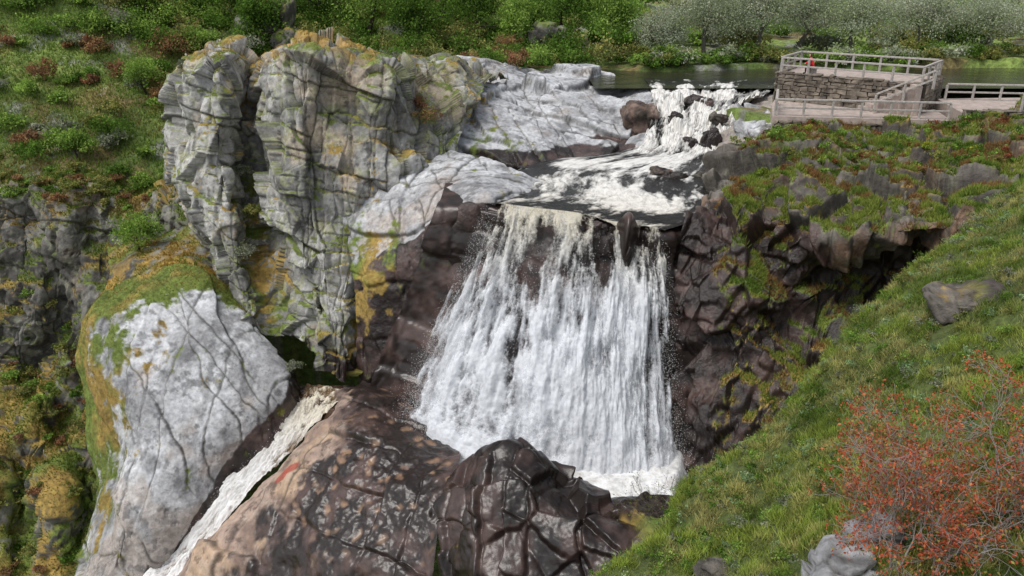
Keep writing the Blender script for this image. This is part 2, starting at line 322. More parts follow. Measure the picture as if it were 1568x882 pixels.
# plunge pool & stream
nx=240; X,Y=np.meshgrid(np.linspace(-15,13,nx),np.linspace(34,46.6,150),indexing='ij'); p=np.stack([X.ravel(),Y.ravel(),0*X.ravel()],1)
fx=np.array([P(*r[-1]) for r in FR]); dd=np.min(np.linalg.norm(p[:,None,:2]-fx[None,:,:2],axis=2),1)
f1=fbm(p,.5,5,9,.6); out=np.maximum(ss(0,1.2,(44.8-(p[:,0]+12.5)*.86)-p[:,1]),ss(0,.8,p[:,0]-9.0-.3*(p[:,1]-37)))
p[:,2]=.05+(f1-.5)*(.16+.9*ss(4,0,dd))-out*1.2
F=gridF(nx,150); F=F[out[F].max(1)<.98]
gold=np.exp(-((p[:,0]+12)/2.4)**2-((p[:,1]-45.0)/1.6)**2)
mk('plunge_pool',p,F,watermat('pool_water',(.06,.035,.02)),{'flow':p*1.6,'dens':.05+.6*ss(5.,1.0,dd)+.35*gold+(f1-.5)*1.2,'warm':.1+.9*gold},smooth=True)
L=[(470,588,46.5),(460,612,45.2),(440,642,44.2),(405,684,43.2),(358,735,42),(304,790,40.8),(244,854,39.6),(189,899,38.5),(109,980,37)]
R=[(560,600,45.2),(518,620,44),(486,652,43.3),(446,692,42.3),(406,735,41.2),(358,790,40),(308,852,38.6),(270,895,37.4),(198,975,36)]
LL=np.array([P(*q) for q in L]); RR=np.array([P(*q) for q in R]); A=np.stack([LL*(1-k)+RR*k for k in np.linspace(0,1,4)])
nu,nv=110,480; G=cr(cr(A,nu).transpose(1,0,2),nv).transpose(1,0,2)
s,t=[x.ravel() for x in np.meshgrid(np.linspace(0,1,nu),np.linspace(0,1,nv),indexing='ij')]; p=G.reshape(-1,3).copy()
fl=np.stack([s*2.5,t*16,0*s],1); f1=fbm(fl*np.array([1.8,.5,1]),1,5,15,.6); f2=fbm(fl*np.array([5,1.6,1]),1,4,25,.6)
p[:,2]+=(f1-.5)*1.6*ss(.05,.2,t)+(f2-.5)*.7+.25*ss(.1,.3,t)
mk('stream',p,gridF(nu,nv),M_stream,{'flow':fl*np.array([4,1.3,1]),'dens':.12+.38*ss(.05,.18,t)+.14*np.exp(-((s-.5)/.25)**2)+(f1-.5)*1.3+(f2-.5)*.8,'warm':.7*ss(.5,.1,t)+.15},smooth=True)
G=p.reshape(nu,nv,3); n=5000; q=G[rng.integers(15,95,n),rng.integers(60,460,n)]+rng.normal(size=(n,3))*[.22,.22,.16]+[0,0,.15]
V,F=leavesmesh(q,rng.uniform(.01,.03,n),rng,.9); mk('stream_spray',V,F,M_spray,col=np.full((len(V),3),.85))
rows=[[(1120,140,72),(1115,165,66),(1108,195,61),(1095,235,55),(1080,275,49),(1068,315,45.3),(1045,355,43.2),(1030,450,42.3),(1030,560,41.3),(1030,760,38.6)],
[(1215,150,68),(1190,162,64),(1165,190,58.5),(1140,222,54),(1112,257,49.5),(1092,297,46),(1085,345,43),(1080,450,41.2),(1085,560,39.8),(1080,760,37)],
[(1270,190,60),(1255,200,55),(1230,212,52),(1200,235,48.5),(1172,268,46.5),(1152,305,44),(1146,360,42),(1140,460,40),(1140,570,38.5),(1120,760,36)],
[(1350,195,58),(1335,205,53),(1310,218,50),(1280,242,47.5),(1250,270,45),(1225,312,42.2),(1215,370,40.6),(1200,470,40),(1190,580,37.4),(1170,760,34)],
[(1440,195,57),(1425,205,52),(1400,222,49),(1370,245,46),(1340,278,43.5),(1310,312,41),(1290,358,39.2),(1265,430,41.5),(1240,580,36.5),(1230,760,33)],
[(1530,190,56),(1515,200,51),(1500,212,48),(1480,238,45),(1450,277,42),(1420,310,39.6),(1400,358,37.8),(1370,420,41.5),(1330,560,36.5),(1320,760,31)],
[(1650,160,55),(1640,180,50),(1620,195,47),(1600,222,44),(1570,262,41),(1540,300,38.5),(1520,345,36.5),(1500,440,37),(1480,560,32),(1470,760,29)]]
def rtint(p,s,t,c):
    k=(ss(.24,.12,s)*ss(.42,.34,t))[:,None]; return c*(1-k)+(c*1.3+np.array([.20,.18,.16]))*k
sheet('right_cliff',rows,430,430,M_rock,'dark',[(2.4,.6,.32,(1,1,.8)),([((.6,.5,.8),1.7),((.8,-.5,-.2),1.6)],.34,.15,0),(1.0,.12,.35,(1,1,1))],(.3,.6),sm=1,
  wet=lambda p,N,s,t: ss(.5,.68,t)*.9*ss(.75,.45,s)+ss(.66,.8,t),post=lambda p,s,t,d:d*(1-.75*ss(.24,.12,s)*ss(.42,.34,t)),tint=rtint,
  moss=lambda p,N,s,t: ss(.15,.28,s)*(ss(.45,.85,N[:,2])*.52+ss(.60,.45,t)*.06+.08)-.6*ss(.2,.1,s), warm=lambda p,N,s,t: .15+0*t, seed=61)
rows=[[(120,500,56),(165,445,52.5),(220,418,51.5),(280,402,51),(330,420,50.5),(355,450,51),(370,520,51.5)],
[(110,540,52),(152,487,48.7),(220,470,48),(290,465,48),(345,475,48.2),(385,500,48.5),(410,580,48)],
[(130,650,50),(172,562,46.2),(240,545,45.5),(320,535,45.7),(400,545,46),(440,568,46.4),(465,640,46)],
[(140,750,48),(190,652,43.7),(250,632,43),(320,622,43.2),(390,610,43.7),(440,606,44.4),(450,660,44.5)],
[(120,830,46),(195,722,41.7),(245,712,41),(295,700,41.2),(345,680,42),(385,670,42.8),(398,730,42.7)],
[(100,910,44),(172,812,40),(215,802,39.5),(255,790,39.7),(290,775,40.3),(312,765,40.9),(320,820,40.7)],
[(60,990,42),(140,892,38.5),(180,890,38),(215,882,38.3),(232,872,38.8),(245,862,39.3),(240,910,39.2)],
[(20,1090,40),(100,990,36.5),(130,990,36),(160,982,36.3),(180,972,36.8),(190,962,37.4),(190,1010,37.2)]]
sheet('left_slab',rows,420,300,M_rock,'slab',[([((.75,.35,.3),2.0),((.3,.8,-.3),2.4)],.24,.16,0),([((.5,.6,.1),1.2),((.9,-.4,.2),1.4)],.08,.05,0)],(.25,.8),sm=1,
  moss=lambda p,N,s,t: ss(.18,.05,s)*.9+ss(.22,.08,t)*.45*ss(.9,.6,s)+ss(.5,.2,t)*ss(.7,.2,s)*.36+.05, wet=lambda p,N,s,t: ss(.74,.88,t)*.95,
  tint=lambda p,s,t,c:c*(.82+.18*ss(.35,.6,fbm(p,.22,4,19)))[:,None],warm=lambda p,N,s,t: ss(.45,.8,s)*.5, seed=71)
rows=[[(500,612,46),(520,592,45.3),(560,590,45),(620,625,43),(700,690,39)],
[(488,665,44),(515,630,42.9),(560,640,41.2),(630,670,39.2),(700,722,36.2)],
[(448,714,43.2),(477,664,41.5),(540,680,38.7),(620,710,36.6),(690,752,34.4)],
[(408,764,42.4),(431,704,40.3),(500,730,37.4),(590,760,35),(680,790,33.3)],
[(348,834,41.4),(372,766,39.0),(450,790,36.3),(560,820,33.6),(670,840,31.8)],
[(288,924,39.7),(306,842,37.4),(400,860,34.8),(520,890,32.3),(660,900,30.3)],
[(228,1010,37.4),(246,930,35.8),(350,960,33.5),(500,980,31),(650,980,29)]]
BB={}
def pb(p,s,t,d):
    F1,F2,D,r=voro(p+np.stack([fbm(p,.8,4,k) for k in (1,2,3)],1)*1.3,.8,5,(1,1,1)); BB['r']=F2-F1;BB['f']=F1;BB['h']=r[:,0]
    reg=ss(.35,.5,t)*ss(.85,.6,s)*ss(.3,.55,fbm(p,.45,3,8)); BB['g']=reg
    st=np.sin((p[:,0]*.5+p[:,1]*.75+fbm(p,.3,3,4)*5)*2.2)
    return d+.18*(F1-.5)*reg+.07*st*(1-reg)
def tb(p,s,t,c):
    k=(ss(.45,.15,BB['f'])*(BB['h']>.45)*BB['g'])[:,None]*.7; c=c*(1-k)+np.array([.34,.21,.13])*k
    k=(ss(.42,.0,t)*(.35+.65*ss(.4,.6,fbm(p,.6,4,12))))[:,None]*.75; c=c*(1-k)+np.array([.42,.32,.27])*k
    for q,r in ((P(448,737,39.2),.32),(P(434,757,39),.28)):
        k=(ss(1.15,.8,np.sqrt(((p[:,0]-q[0])/r/1.6)**2+((p[:,1]-q[1])/r/1.)**2)+.4*(fbm(p,2,3,3)-.5)))[:,None]*.85; c=c*(1-k)+np.array([.30,.06,.04])*k
    return c
sheet('brown_rock',rows,320,320,M_wet,'brown',[([((.8,-.5,.2),2.2),((.5,.8,.2),2.6)],.25,.18,0)],(.4,.55),sm=2,
  wet=lambda p,N,s,t: ss(.25,.6,t)*.85+.3*ss(.3,.0,s), warm=lambda p,N,s,t: ss(.6,.3,t)*.3+.05, post=pb,tint=tb,seed=81)
rows=[[(640,830,37),(665,765,34.8),(675,775,33),(680,815,31.5),(680,930,29.5)],
[(700,770,37.5),(705,715,34.8),(710,740,32.7),(715,800,30.5),(715,930,28.5)],
[(765,750,38),(765,680,34.3),(770,715,32.2),(775,790,30),(780,930,27.5)],
[(830,770,38),(830,702,34),(840,740,31.5),(850,800,29.5),(850,930,27)],
[(890,800,37.5),(890,737,33.5),(900,770,31),(905,820,29),(905,930,26.8)],
[(960,810,36),(960,762,32.5),(970,790,30.3),(970,840,28.3),(970,930,26.5)],
[(1050,820,34),(1050,775,31.5),(1050,805,29.5),(1050,860,27.5),(1050,950,26)]]
sheet('dark_boulder',rows,300,260,M_wet,'dark',[(2.2,.2,.3,(1,1,1)),([((.7,-.6,.5),1.1),((.6,.7,.3),1.6)],.2,.14,0)],(.4,.4),sm=2,
  wet=lambda p,N,s,t: .95+0*t, moss=lambda p,N,s,t: ss(.75,.95,s)*ss(.3,.6,t)*.6, tint=lambda p,s,t,c:c*.75,seed=97)
rows=[[(1570,380,38),(1568,300,33.5),(1620,258,33),(1750,210,33),(1950,160,33),(2300,70,33)],
[(1460,480,34),(1445,392,30.5),(1510,345,30),(1600,295,29.7),(1800,235,29),(2200,105,29)],
[(1340,620,31),(1345,485,27.7),(1420,430,27),(1540,380,26.5),(1750,300,26),(2200,160,25)],
[(1240,720,28.5),(1240,572,25.2),(1330,520,24),(1470,460,23.5),(1700,380,22.5),(2200,220,21)],
[(1150,800,27),(1180,662,23.5),(1290,610,22),(1440,550,21),(1700,460,19.5),(2200,300,18)],
[(1040,840,25.5),(1062,730,22.3),(1200,700,20),(1400,640,18.5),(1700,560,16.5),(2200,400,15)],
[(980,900,23),(1020,812,20),(1150,790,18),(1380,740,16),(1700,650,14.5),(2200,500,13)],
[(890,1000,21),(930,882,18),(1080,880,16),(1330,850,13.5),(1700,780,12),(2200,600,11)],
[(800,1200,19),(850,1040,15.5),(1050,1040,13),(1300,1040,10.8),(1700,1000,9.5),(2200,800,9)]]
TU={}
def pg(p,s,t,d):
    F1,F2,D,r=voro(p,.55,3,(1,1,.6)); TU['a']=F1; return d+.26*(.6-F1)*(.3+fbm(p,.5,3,6))+(fbm(p,1.1,4,8)-.5)*.45
sheet('grass_slope',rows,340,340,M_bank,None,[],(.35,.6),post=pg,tint=lambda p,s,t,c:c*(.4+fbm(p,1,4,3))[:,None],seed=101)
# ---------- terrain ----------
cp=[P(*q) for q in [(-300,300,61),(0,300,61),(120,292,62),(240,320,63),(-100,150,72),(0,150,73),(150,150,75),(280,150,77),(-100,0,86),(0,0,87),(150,0,89),(300,40,88),(300,0,96),(450,60,93),(450,0,105),(600,88,92),(600,40,99),(750,80,95),(750,20,110),(900,98,88),(900,30,115)]]
cp+=[(-22,66,10),(-12,68,13),(-3,76,15.4),(5,80,15.6),(11,80,15.8),(8,74,15),(16,83,16.6),(40,84,16.6),(80,86,16.8),(140,88,17),(16,100,17.4),(40,110,17.3),(80,115,17.5),(150,130,19),(40,160,17.5),(100,180,18),(60,240,20),(0,200,26),(-40,140,32),(-90,120,34),(-140,100,30),(-200,80,30),(150,300,30),(-50,300,50),(-200,300,60),(250,200,30),(0,600,60),(300,600,70),(-300,600,80),(22,60,16),(18,56,15.4),(30,55,15.4),(45,52,16.2),(70,55,17),(24,66,14.6),(50,64,15.4),(90,64,16.5),(20,52,15),(40,46,15.5),(70,44,17),(150,40,20),(-100,62,9)]
cp=np.array(cp); D=np.linalg.norm(cp[:,None,:2]-cp[None,:,:2],axis=2); wgt=np.linalg.solve(D+1e-3*np.eye(len(cp)),cp[:,2]-15)
ex=[-400,-100,-40,-30,-20,-10,0,8,14,17,20,30,45,80,200,600]; ey=[58,61,62,63.5,65,66,70,73,70,60,55,51,48,45,40,30]
def tz(x,y):
    x=np.asarray(x,float);y=np.asarray(y,float); sh=x.shape; x=x.ravel();y=y.ravel(); z=np.zeros(len(x))
    for k in range(0,len(x),20000):
        r=np.sqrt((x[k:k+20000,None]-cp[None,:,0])**2+(y[k:k+20000,None]-cp[None,:,1])**2); z[k:k+20000]=15+r@wgt
    q=np.stack([x,y,0*x],1); z=z+(fbm(q,.12,5,33)-.5)*3.0
    riv=ss(9,13,x)*ss(66,68,y)*ss(82,80,y-.05*(x-30)-.8*np.sin(x*.3)); z=z*(1-riv)+14.2*riv
    z=np.where((x>12)&(y>80),np.maximum(z,16.1+.4*(1-riv)-2.3*riv),z)
    pl=ss(16,19,x)*ss(66.5,65,y)*ss(46,50,y)*ss(60,50,x); z=z*(1-pl)+np.minimum(z,15.4)*pl
    e=np.interp(x,ex,ey); g=ss(-2.5,0,y-e); z=-18*(1-g)+z*g
    return z.reshape(sh)
gx=np.concatenate([np.linspace(-500,-85,30)[:-1],np.linspace(-85,85,420),np.linspace(85,600,40)[1:]])
gy=np.concatenate([np.linspace(20,50,10)[:-1],np.linspace(50,125,260),np.linspace(125,200,70)[1:],np.linspace(200,800,40)[1:]])
X,Y=np.meshgrid(gx,gy,indexing='ij'); Z=tz(X,Y); p=np.stack([X,Y,Z],-1).reshape(-1,3)
f=lambda x:x[:,None]; c=np.array([.10,.15,.03])+f(ss(.35,.62,fbm(p,.12,5,2)))*np.array([.13,.16,.04])
k=f(ss(.52,.62,fbm(p,.16,5,4,.65)))*.7; c=c*(1-k)+np.array([.28,.17,.085])*k
k=f(ss(.60,.65,fbm(p,.25,5,6,.65)))*.8; c=c*(1-k)+np.array([.32,.31,.29])*k; c=c*f(.5+fbm(p,1.2,3,8))
mk('ground',p,gridF(*X.shape),M_ground,{'wet':0*p[:,0]},col=c,smooth=True)
X,Y=np.meshgrid(np.linspace(7,260,120),np.linspace(69,98,60),indexing='ij'); p=np.stack([X,Y,0*X+16.0],-1).reshape(-1,3)
mk('river',p,gridF(120,60),watermat('river_water',(.035,.035,.02)),{'flow':p*.5,'dens':0*p[:,0]-.6,'warm':0*p[:,0]},smooth=True)
# ---------- vegetation ----------
def cloud(c,R,nc,npz,rg,pal,surfb=.45,flat=-.25):
    d=rg.normal(size=(nc,3)); d/=np.linalg.norm(d,axis=1,keepdims=True); d[:,2]=np.where(d[:,2]<flat,-d[:,2]*.6,d[:,2])
    cc=np.array(c)+d*(rg.random((nc,1))**surfb)*np.array(R)*.85
    q=np.repeat(cc,npz,0)+rg.normal(size=(nc*npz,3))*np.array(R)*(.10+.12*np.repeat(rg.random((nc,1)),npz,0))
    pal=np.array(pal); base=pal[rg.integers(0,len(pal),nc)]*(.65+.7*rg.random((nc,1)))
    col=np.repeat(base,npz,0)*(.7+.6*rg.random((nc*npz,1)))
    return q,col
def tubes(segs,k=5):
    segs=np.array(segs); a,b,r0,r1=segs[:,:3],segs[:,3:6],segs[:,6],segs[:,7]; d=b-a; d/=np.linalg.norm(d,axis=1,keepdims=True)+1e-9
    h=np.where(np.abs(d[:,2:3])<.9,[[0,0,1.]],[[1.,0,0]]); x=np.cross(d,h); x/=np.linalg.norm(x,axis=1,keepdims=True); y=np.cross(d,x)
    V=[];
    for e,r in ((a,r0),(b,r1)):
        for j in range(k):
            w=2*math.pi*j/k; V.append(e+(x*math.cos(w)+y*math.sin(w))*r[:,None])
    V=np.stack(V,1); n=len(segs); base=(np.arange(n)*2*k)[:,None,None]
    f=np.array([[j,(j+1)%k,k+(j+1)%k,k+j] for j in range(k)])
    return V.reshape(-1,3),(base+f[None]).reshape(-1,4)
def grow(p,d,L,r,lv,rg,out,tips,nb=3,sp=.6,sub=3,wob=.18):
    p=np.array(p,float); d=np.array(d,float); d/=np.linalg.norm(d)
    for k in range(sub):
        d=d+rg.normal(size=3)*wob; d/=np.linalg.norm(d); q=p+d*L/sub; r2=r*(1-.25*(k+1)/sub*1.6); out.append((*p,*q,r,max(r2,.004))); p=q; r=max(r2,.004)
        if lv>0 and k>0: 
            e=d+rg.normal(size=3)*sp; grow(p,e,L*.62,r*.6,lv-1,rg,out,tips,nb,sp,sub,wob)
    if lv>0:
        for _ in range(nb-1): grow(p,d+rg.normal(size=3)*sp,L*.7,r*.7,lv-1,rg,out,tips,nb,sp,sub,wob)
    else: tips.append(p)
def tree(name,base,H,R,pal,nc,npz,ls,seed,bark=(.09,.075,.06),surfb=.45):
    rg=np.random.default_rng(seed); base=np.array(base,float); seg=[];tips=[]
    grow(base-[0,0,.3],(0,0,1),H*.5,H*.035,2,rg,seg,tips,3,.6)
    V1,F1=tubes(seg); q,c=cloud(base+[0,0,H*.55],(R,R,H*.45),nc,npz,rg,pal,surfb,-.6)
    q2=np.repeat(np.array(tips),max(4,npz//3),0); q2=q2+rg.normal(size=q2.shape)*R*.1; c2=np.array(pal)[rg.integers(0,len(pal),len(q2))]*(.6+.6*rg.random((len(q2),1)))
    q=np.concatenate([q,q2]);c=np.concatenate([c,c2])
    V2,F2=leavesmesh(q,ls*rg.uniform(.6,1.3,len(q)),rg)
    return mk(name,np.concatenate([V1,V2]),np.concatenate([F1,F2+len(V1)]),M_fol,col=np.concatenate([np.tile(bark,(len(V1),1)),np.repeat(c,4,0)]))
def pm(L,k): return [tuple(np.array(c)*k) for c in L]
gr1=pm([(.06,.11,.018),(.08,.14,.025),(.045,.08,.015)],1.8); gr2=pm([(.13,.20,.04),(.16,.23,.05),(.09,.15,.03)],1.8); gy_=pm([(.17,.19,.13),(.13,.15,.08),(.22,.22,.17)],1.4)
will=pm([(.24,.26,.19),(.28,.29,.22),(.19,.22,.13),(.20,.24,.12)],1.7); rust=pm([(.22,.11,.06),(.17,.10,.06),(.24,.16,.07)],1.4); olive=pm([(.14,.15,.04),(.10,.12,.04),(.19,.18,.06)],1.7)
pals=[gr1,gr1,gr2,gr2,gy_,olive,rust]
Q=[];C=[];Sz=[]
rg=np.random.default_rng(5)
def shr(x,y,R,H,pal,nc=14,npz=45,ls=.13,z=None,sink=.0):
    z0=float(tz(np.array([x]),np.array([y]))[0]) if z is None else z
    q,c=cloud((x,y,z0+H*.35-sink),(R,R,H*.6),nc,npz,rg,pal); Q.append(q);C.append(c);Sz.append(np.full(len(q),ls)*rg.uniform(.6,1.3,len(q)))
for k in range(620):
    x=rg.uniform(-80,-20);y=rg.uniform(64,122); 
    if vnoise(np.array([[x*.1,y*.1,0]]),3)[0]<.30 and y<78: continue
    R=rg.uniform(.5,1.8)*(1 if y<82 else 1.7); shr(x,y,R,R*rg.uniform(1,1.5),pals[rg.integers(0,7)],int(8+R*9),36,.12)
for k in range(380):
    x=rg.uniform(-42,14);y=rg.uniform(82,128); R=rg.uniform(1.0,2.7); shr(x,y,R,R*rg.uniform(1,1.8),[gr1,gr1,gr2,gr2,olive,olive,gr1][rg.integers(0,7)],int(6+R*8),45,.14)
for k in range(420):
    y=rg.uniform(88,240);x=rg.uniform(12,12+y*.75); R=rg.uniform(1.4,3.6); shr(x,y,R,R*rg.uniform(.8,1.3),[gy_,olive,gr1,gr2,will][rg.integers(0,5)],int(8+R*4),35,.22)
for k in range(190):
    x=rg.uniform(13,95);y=81.5+rg.uniform(0,3)+.05*(x-30)+.8*math.sin(x*.3); R=rg.uniform(.6,1.6); shr(x,y,R,R*1.3,[gr2,gr1,will,olive][rg.integers(0,4)],16,40,.12)
for k in range(50):
    x=rg.uniform(-5.3,13); y=rg.uniform(80,87); R=rg.uniform(.5,1.5); shr(x,y,R,R*1.5,[gr2,gr1,olive,rust][rg.integers(0,4)],16,40,.1,z=max(16.3,float(tz(np.array([x]),np.array([y]))[0])))
q=np.concatenate(Q);c=np.concatenate(C);sz=np.concatenate(Sz); V,F=leavesmesh(q,sz,rg); mk('hillside_shrubs',V,F,M_fol,col=np.repeat(c,4,0))
def T(x,y): return (x,y,float(tz(np.array([x]),np.array([y]))[0]))
for i,(x,y,H,R) in enumerate([(20,86,8,5.3),(25.5,86.5,8.8,5.5),(35,86,7.3,4.5),(42,87,6.8,4.5),(50,88,6.5,5),(59,90,6.3,4.5),(15,85,5,3),(30.5,89,7.5,4)]):
    tree('willow_tree',T(x,y),H,R,will,170,110,.085,100+i,(.2,.19,.16),.7)
for i,(x,y,H,R) in enumerate([(-22,96,9,4),(-17,95,10,4.5),(-11,93,7,3.2),(-4,95,9,4),(1,92,7,3),(-30,94,8,4),(-38,88,5,2.6),(-45,92,6,3),(-8,102,10,5),(6,94,9,4.5),(11,90,7,3),(-52,90,6,3),(-26,88,6,3)]):
    tree('oak_tree',T(x,y),H,R,[gr1,gr2,gr1][i%3],60,90,.14,200+i)
KP=P(215,385,56.5)
for i,(x,y,H,R,z) in enumerate([(KP[0],KP[1],3.0,2.0,KP[2]),(-34,76,3.6,2.0,None),(-31,84,3.5,2,None),(-51,70,2.5,1.4,None),(-36,66,2.6,1.5,None)]):
    tree('leafy_bush',(x,y,z) if z else T(x,y),H,R,gr2,40,80,.09,300+i)
Q=[];C=[];Sz=[]
for u,v,y,R,pl in ((375,385,50.6,.9,gy_),(372,262,54,.8,gy_),(385,320,52.6,.7,olive),(655,185,54.6,1.3,olive+rust),(640,160,55.4,.9,rust),(450,560,45.6,.6,gy_),(285,100,56.5,.8,gy_),(590,90,56,.9,gy_),(780,70,86,1.6,rust),(345,88,57,.8,gy_)):
    q=P(u,v,y); shr(q[0],q[1],R,R*1.1,pl,22,60,.06,z=q[2]-.3)
S=SH['right_cliff']; kk=np.where((S['t']<.42)&(S['t']>.1)&(S['s']>.2)&(S['n'][:,2]>.35))[0]
for k in rg.choice(kk,260):
    q=S['p'][k]; R=rg.uniform(.2,.6); shr(q[0],q[1],R,R*1.2,[gr2,rust,[(.30,.10,.05),(.2,.12,.05)],gr1,olive,[(.35,.38,.05),(.2,.28,.05)]][rg.integers(0,6)],10,28,.055,z=q[2]-.05)
S=SH['gorge_wall']; kk=np.where((S['n'][:,2]>.25)&((S['t']>.4)|(S['t']<.2)))[0]
for k in rg.choice(kk,230):
    q=S['p'][k]; R=rg.uniform(.25,.9); shr(q[0],q[1],R,R*1.1,[gr1,gr2,olive,rust,olive][rg.integers(0,5)],12,30,.08,z=q[2]-.05)
for k in range(45):
    x=17+rg.random()*12; y=54.3-(x-17)*.15-rg.random()*1.2; R=rg.uniform(.3,.8); shr(x,y,R,R*1.2,[gr2,gr1,olive,gr2,rust][rg.integers(0,5)],14,32,.06,z=15.0-.4*(54-y)+.1)
q=np.concatenate(Q);c=np.concatenate(C);sz=np.concatenate(Sz); V,F=leavesmesh(q,sz,rg); mk('cliff_shrubs',V,F,M_fol,col=np.repeat(c,4,0))
# grass blades
def blades(name,p,n,h,w,col,rg,lean=.5,mat=None):
    N=len(p); s=rg.normal(size=(N,3)); s-=n*(s*n).sum(1,keepdims=True); s/=np.linalg.norm(s,axis=1,keepdims=True)+1e-9
    l=rg.normal(size=(N,3))*lean; l[:,2]*=.3; upv=n*.4+np.array([0,0,.8])+l; upv/=np.linalg.norm(upv,axis=1,keepdims=True)
    h=h[:,None]; V=np.stack([p-s*w,p+s*w,p+upv*h],1).reshape(-1,3)
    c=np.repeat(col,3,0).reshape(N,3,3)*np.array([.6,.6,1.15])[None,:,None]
    return mk(name,V,np.arange(3*N).reshape(N,3),mat or M_grass,col=c.reshape(-1,3))
def pick(S,n,w,rg,jit=.06):
    w=w/w.sum(); i=rg.choice(len(w),n,p=w); return S['p'][i]+rg.normal(size=(n,3))*np.array([jit,jit,jit*.2]),S['n'][i],i
S=SH['grass_slope']; G=S['p'].reshape(340,340,3); ar=np.linalg.norm(np.cross(np.gradient(G,axis=0),np.gradient(G,axis=1)),axis=2).ravel()
dist=np.linalg.norm(S['p']-CAM,axis=1); vis=(S['p'][:,0]<S['p'][:,1]*.8+3)*(S['p'][:,1]>11)
p,n,i=pick(S,340000,ar*vis*(18/dist)**1.2*ss(.75,.2,TU['a'])*(.15+fbm(S['p'],1.3,3,4)),rg,.07)
a=fbm(p,.4,4,61); b=fbm(p,2.2,3,62); straw=ss(.45,.62,fbm(p,.9,4,63,.6))[:,None]; a=ss(.35,.65,a)[:,None]
col=(1-a)*np.array([.14,.215,.04])+a*np.array([.34,.42,.08]); col=col*(1-straw*.7)+np.array([.56,.49,.21])*straw*.7; col=col*(.3+1.4*b[:,None])*rg.uniform(.65,1.35,(len(p),1))
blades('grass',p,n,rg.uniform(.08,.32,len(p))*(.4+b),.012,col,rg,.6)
Q=[];C=[];Sz=[]; vi=np.where(vis&(S['t']<.75)&(S['t']>.1)&(S['p'][:,1]>12.5))[0]
for k in rg.choice(vi,800):
    q=S['p'][k]; R=rg.uniform(.12,.45); shr(q[0],q[1],R,R*.9,[gr2,gy_,gr1,olive,[(.22,.33,.16),(.3,.4,.2)]][rg.integers(0,5)],8,24,.03,z=q[2]-.02)
q=np.concatenate(Q);c=np.concatenate(C);sz=np.concatenate(Sz); V,F=leavesmesh(q,sz,rg); mk('slope_weeds',V,F,M_fol,col=np.repeat(c,4,0))
def tufts(nm,nt,hh,w,cols,th=.5,name=None,extra=None):
    S=SH[nm]; wt=ss(th,th+.3,S['m'])
    p,n,i=pick(S,nt,wt+1e-9,rg); k=(fbm(p,.5,3,72)*len(cols)*1.6-.3*len(cols)).clip(0,len(cols)-1e-3).astype(int)
    col=np.array(cols)[k]*rg.uniform(.6,1.4,(nt,1)); return blades(name or nm+'_grass',p,n,rg.uniform(hh*.4,hh,nt),w,col,rg)
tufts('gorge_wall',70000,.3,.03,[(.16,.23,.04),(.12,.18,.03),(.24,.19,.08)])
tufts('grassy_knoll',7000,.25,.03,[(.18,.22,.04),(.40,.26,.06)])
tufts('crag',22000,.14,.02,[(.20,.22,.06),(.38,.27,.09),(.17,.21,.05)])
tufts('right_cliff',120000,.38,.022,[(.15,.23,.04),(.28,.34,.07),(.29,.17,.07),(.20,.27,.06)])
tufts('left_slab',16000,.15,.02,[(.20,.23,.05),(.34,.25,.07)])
n=130000; x=rg.uniform(-80,-15,n); y=rg.uniform(62.5,112,n); z=tz(x,y); k=z>-5; p=np.stack([x,y,z],1)[k]; n=len(p)
a=fbm(p,.15,4,81)[:,None]; b=ss(.5,.6,fbm(p,.2,4,82))[:,None]; col=np.array([.14,.24,.04])*(1-a)+np.array([.34,.43,.10])*a; col=col*(1-b*.6)+np.array([.38,.24,.11])*b*.6
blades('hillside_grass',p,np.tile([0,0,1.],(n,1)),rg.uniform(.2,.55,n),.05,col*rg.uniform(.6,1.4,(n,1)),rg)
def SZ(x,y):
    p=SH['grass_slope']['p']; return p[np.argmin((p[:,0]-x)**2+(p[:,1]-y)**2),2]
# red shrub
def twigbush(name,bases,L,r,lv,pal,nl,ls,seed,bark,d0=(0,0,1),sp=.6,leafp=1.,wob=.25):
    rg=np.random.default_rng(seed); seg=[];tips=[]
    for b,d in bases: grow(b,d,L*rg.uniform(.8,1.2),r,lv,rg,seg,tips,3,sp,4,wob)
    V1,F1=tubes(seg,4); tp=np.array(tips); tp=tp[rg.random(len(tp))<leafp]; q=np.repeat(tp,nl,0); q=q+rg.normal(size=q.shape)*L*.05
    c=np.array(pal)[rg.integers(0,len(pal),len(q))]*rg.uniform(.6,1.4,(len(q),1)); V2,F2=leavesmesh(q,ls*rg.uniform(.6,1.3,len(q)),rg)
    return mk(name,np.concatenate([V1,V2]),np.concatenate([F1,F2+len(V1)]),M_fol,col=np.concatenate([np.tile(bark,(len(V1),1)),np.repeat(c,4,0)]))
redp=[(.52,.12,.06),(.46,.10,.05),(.58,.20,.09),(.38,.09,.05),(.30,.26,.07)]
rg=np.random.default_rng(31); bs=[]
for x,y in ((7.4,12.4),(8.2,12.4),(9.0,12.3),(8.7,13.2),(9.8,13.2),(7.9,13.6),(10.2,14.2),(8.9,14.4)):
    for k in range(2): bs.append(((x,y,SZ(x,y)-.05),(rg.normal()*.35-.05,rg.normal()*.35,1.3)))
twigbush('red_shrub',bs,1.3,.028,3,redp,11,.032,901,(.42,.39,.37),sp=.5,leafp=.9)
bx=P(1035,800,23.5); bs=[((bx[0]+k*.15,bx[1],bx[2]-.2),(-.9+rg.normal()*.3,rg.normal()*.3,.75)) for k in range(6)]
twigbush('bare_bush',bs,1.25,.022,3,[(.2,.24,.05),(.14,.18,.04)],2,.03,902,(.16,.13,.11),leafp=.4)
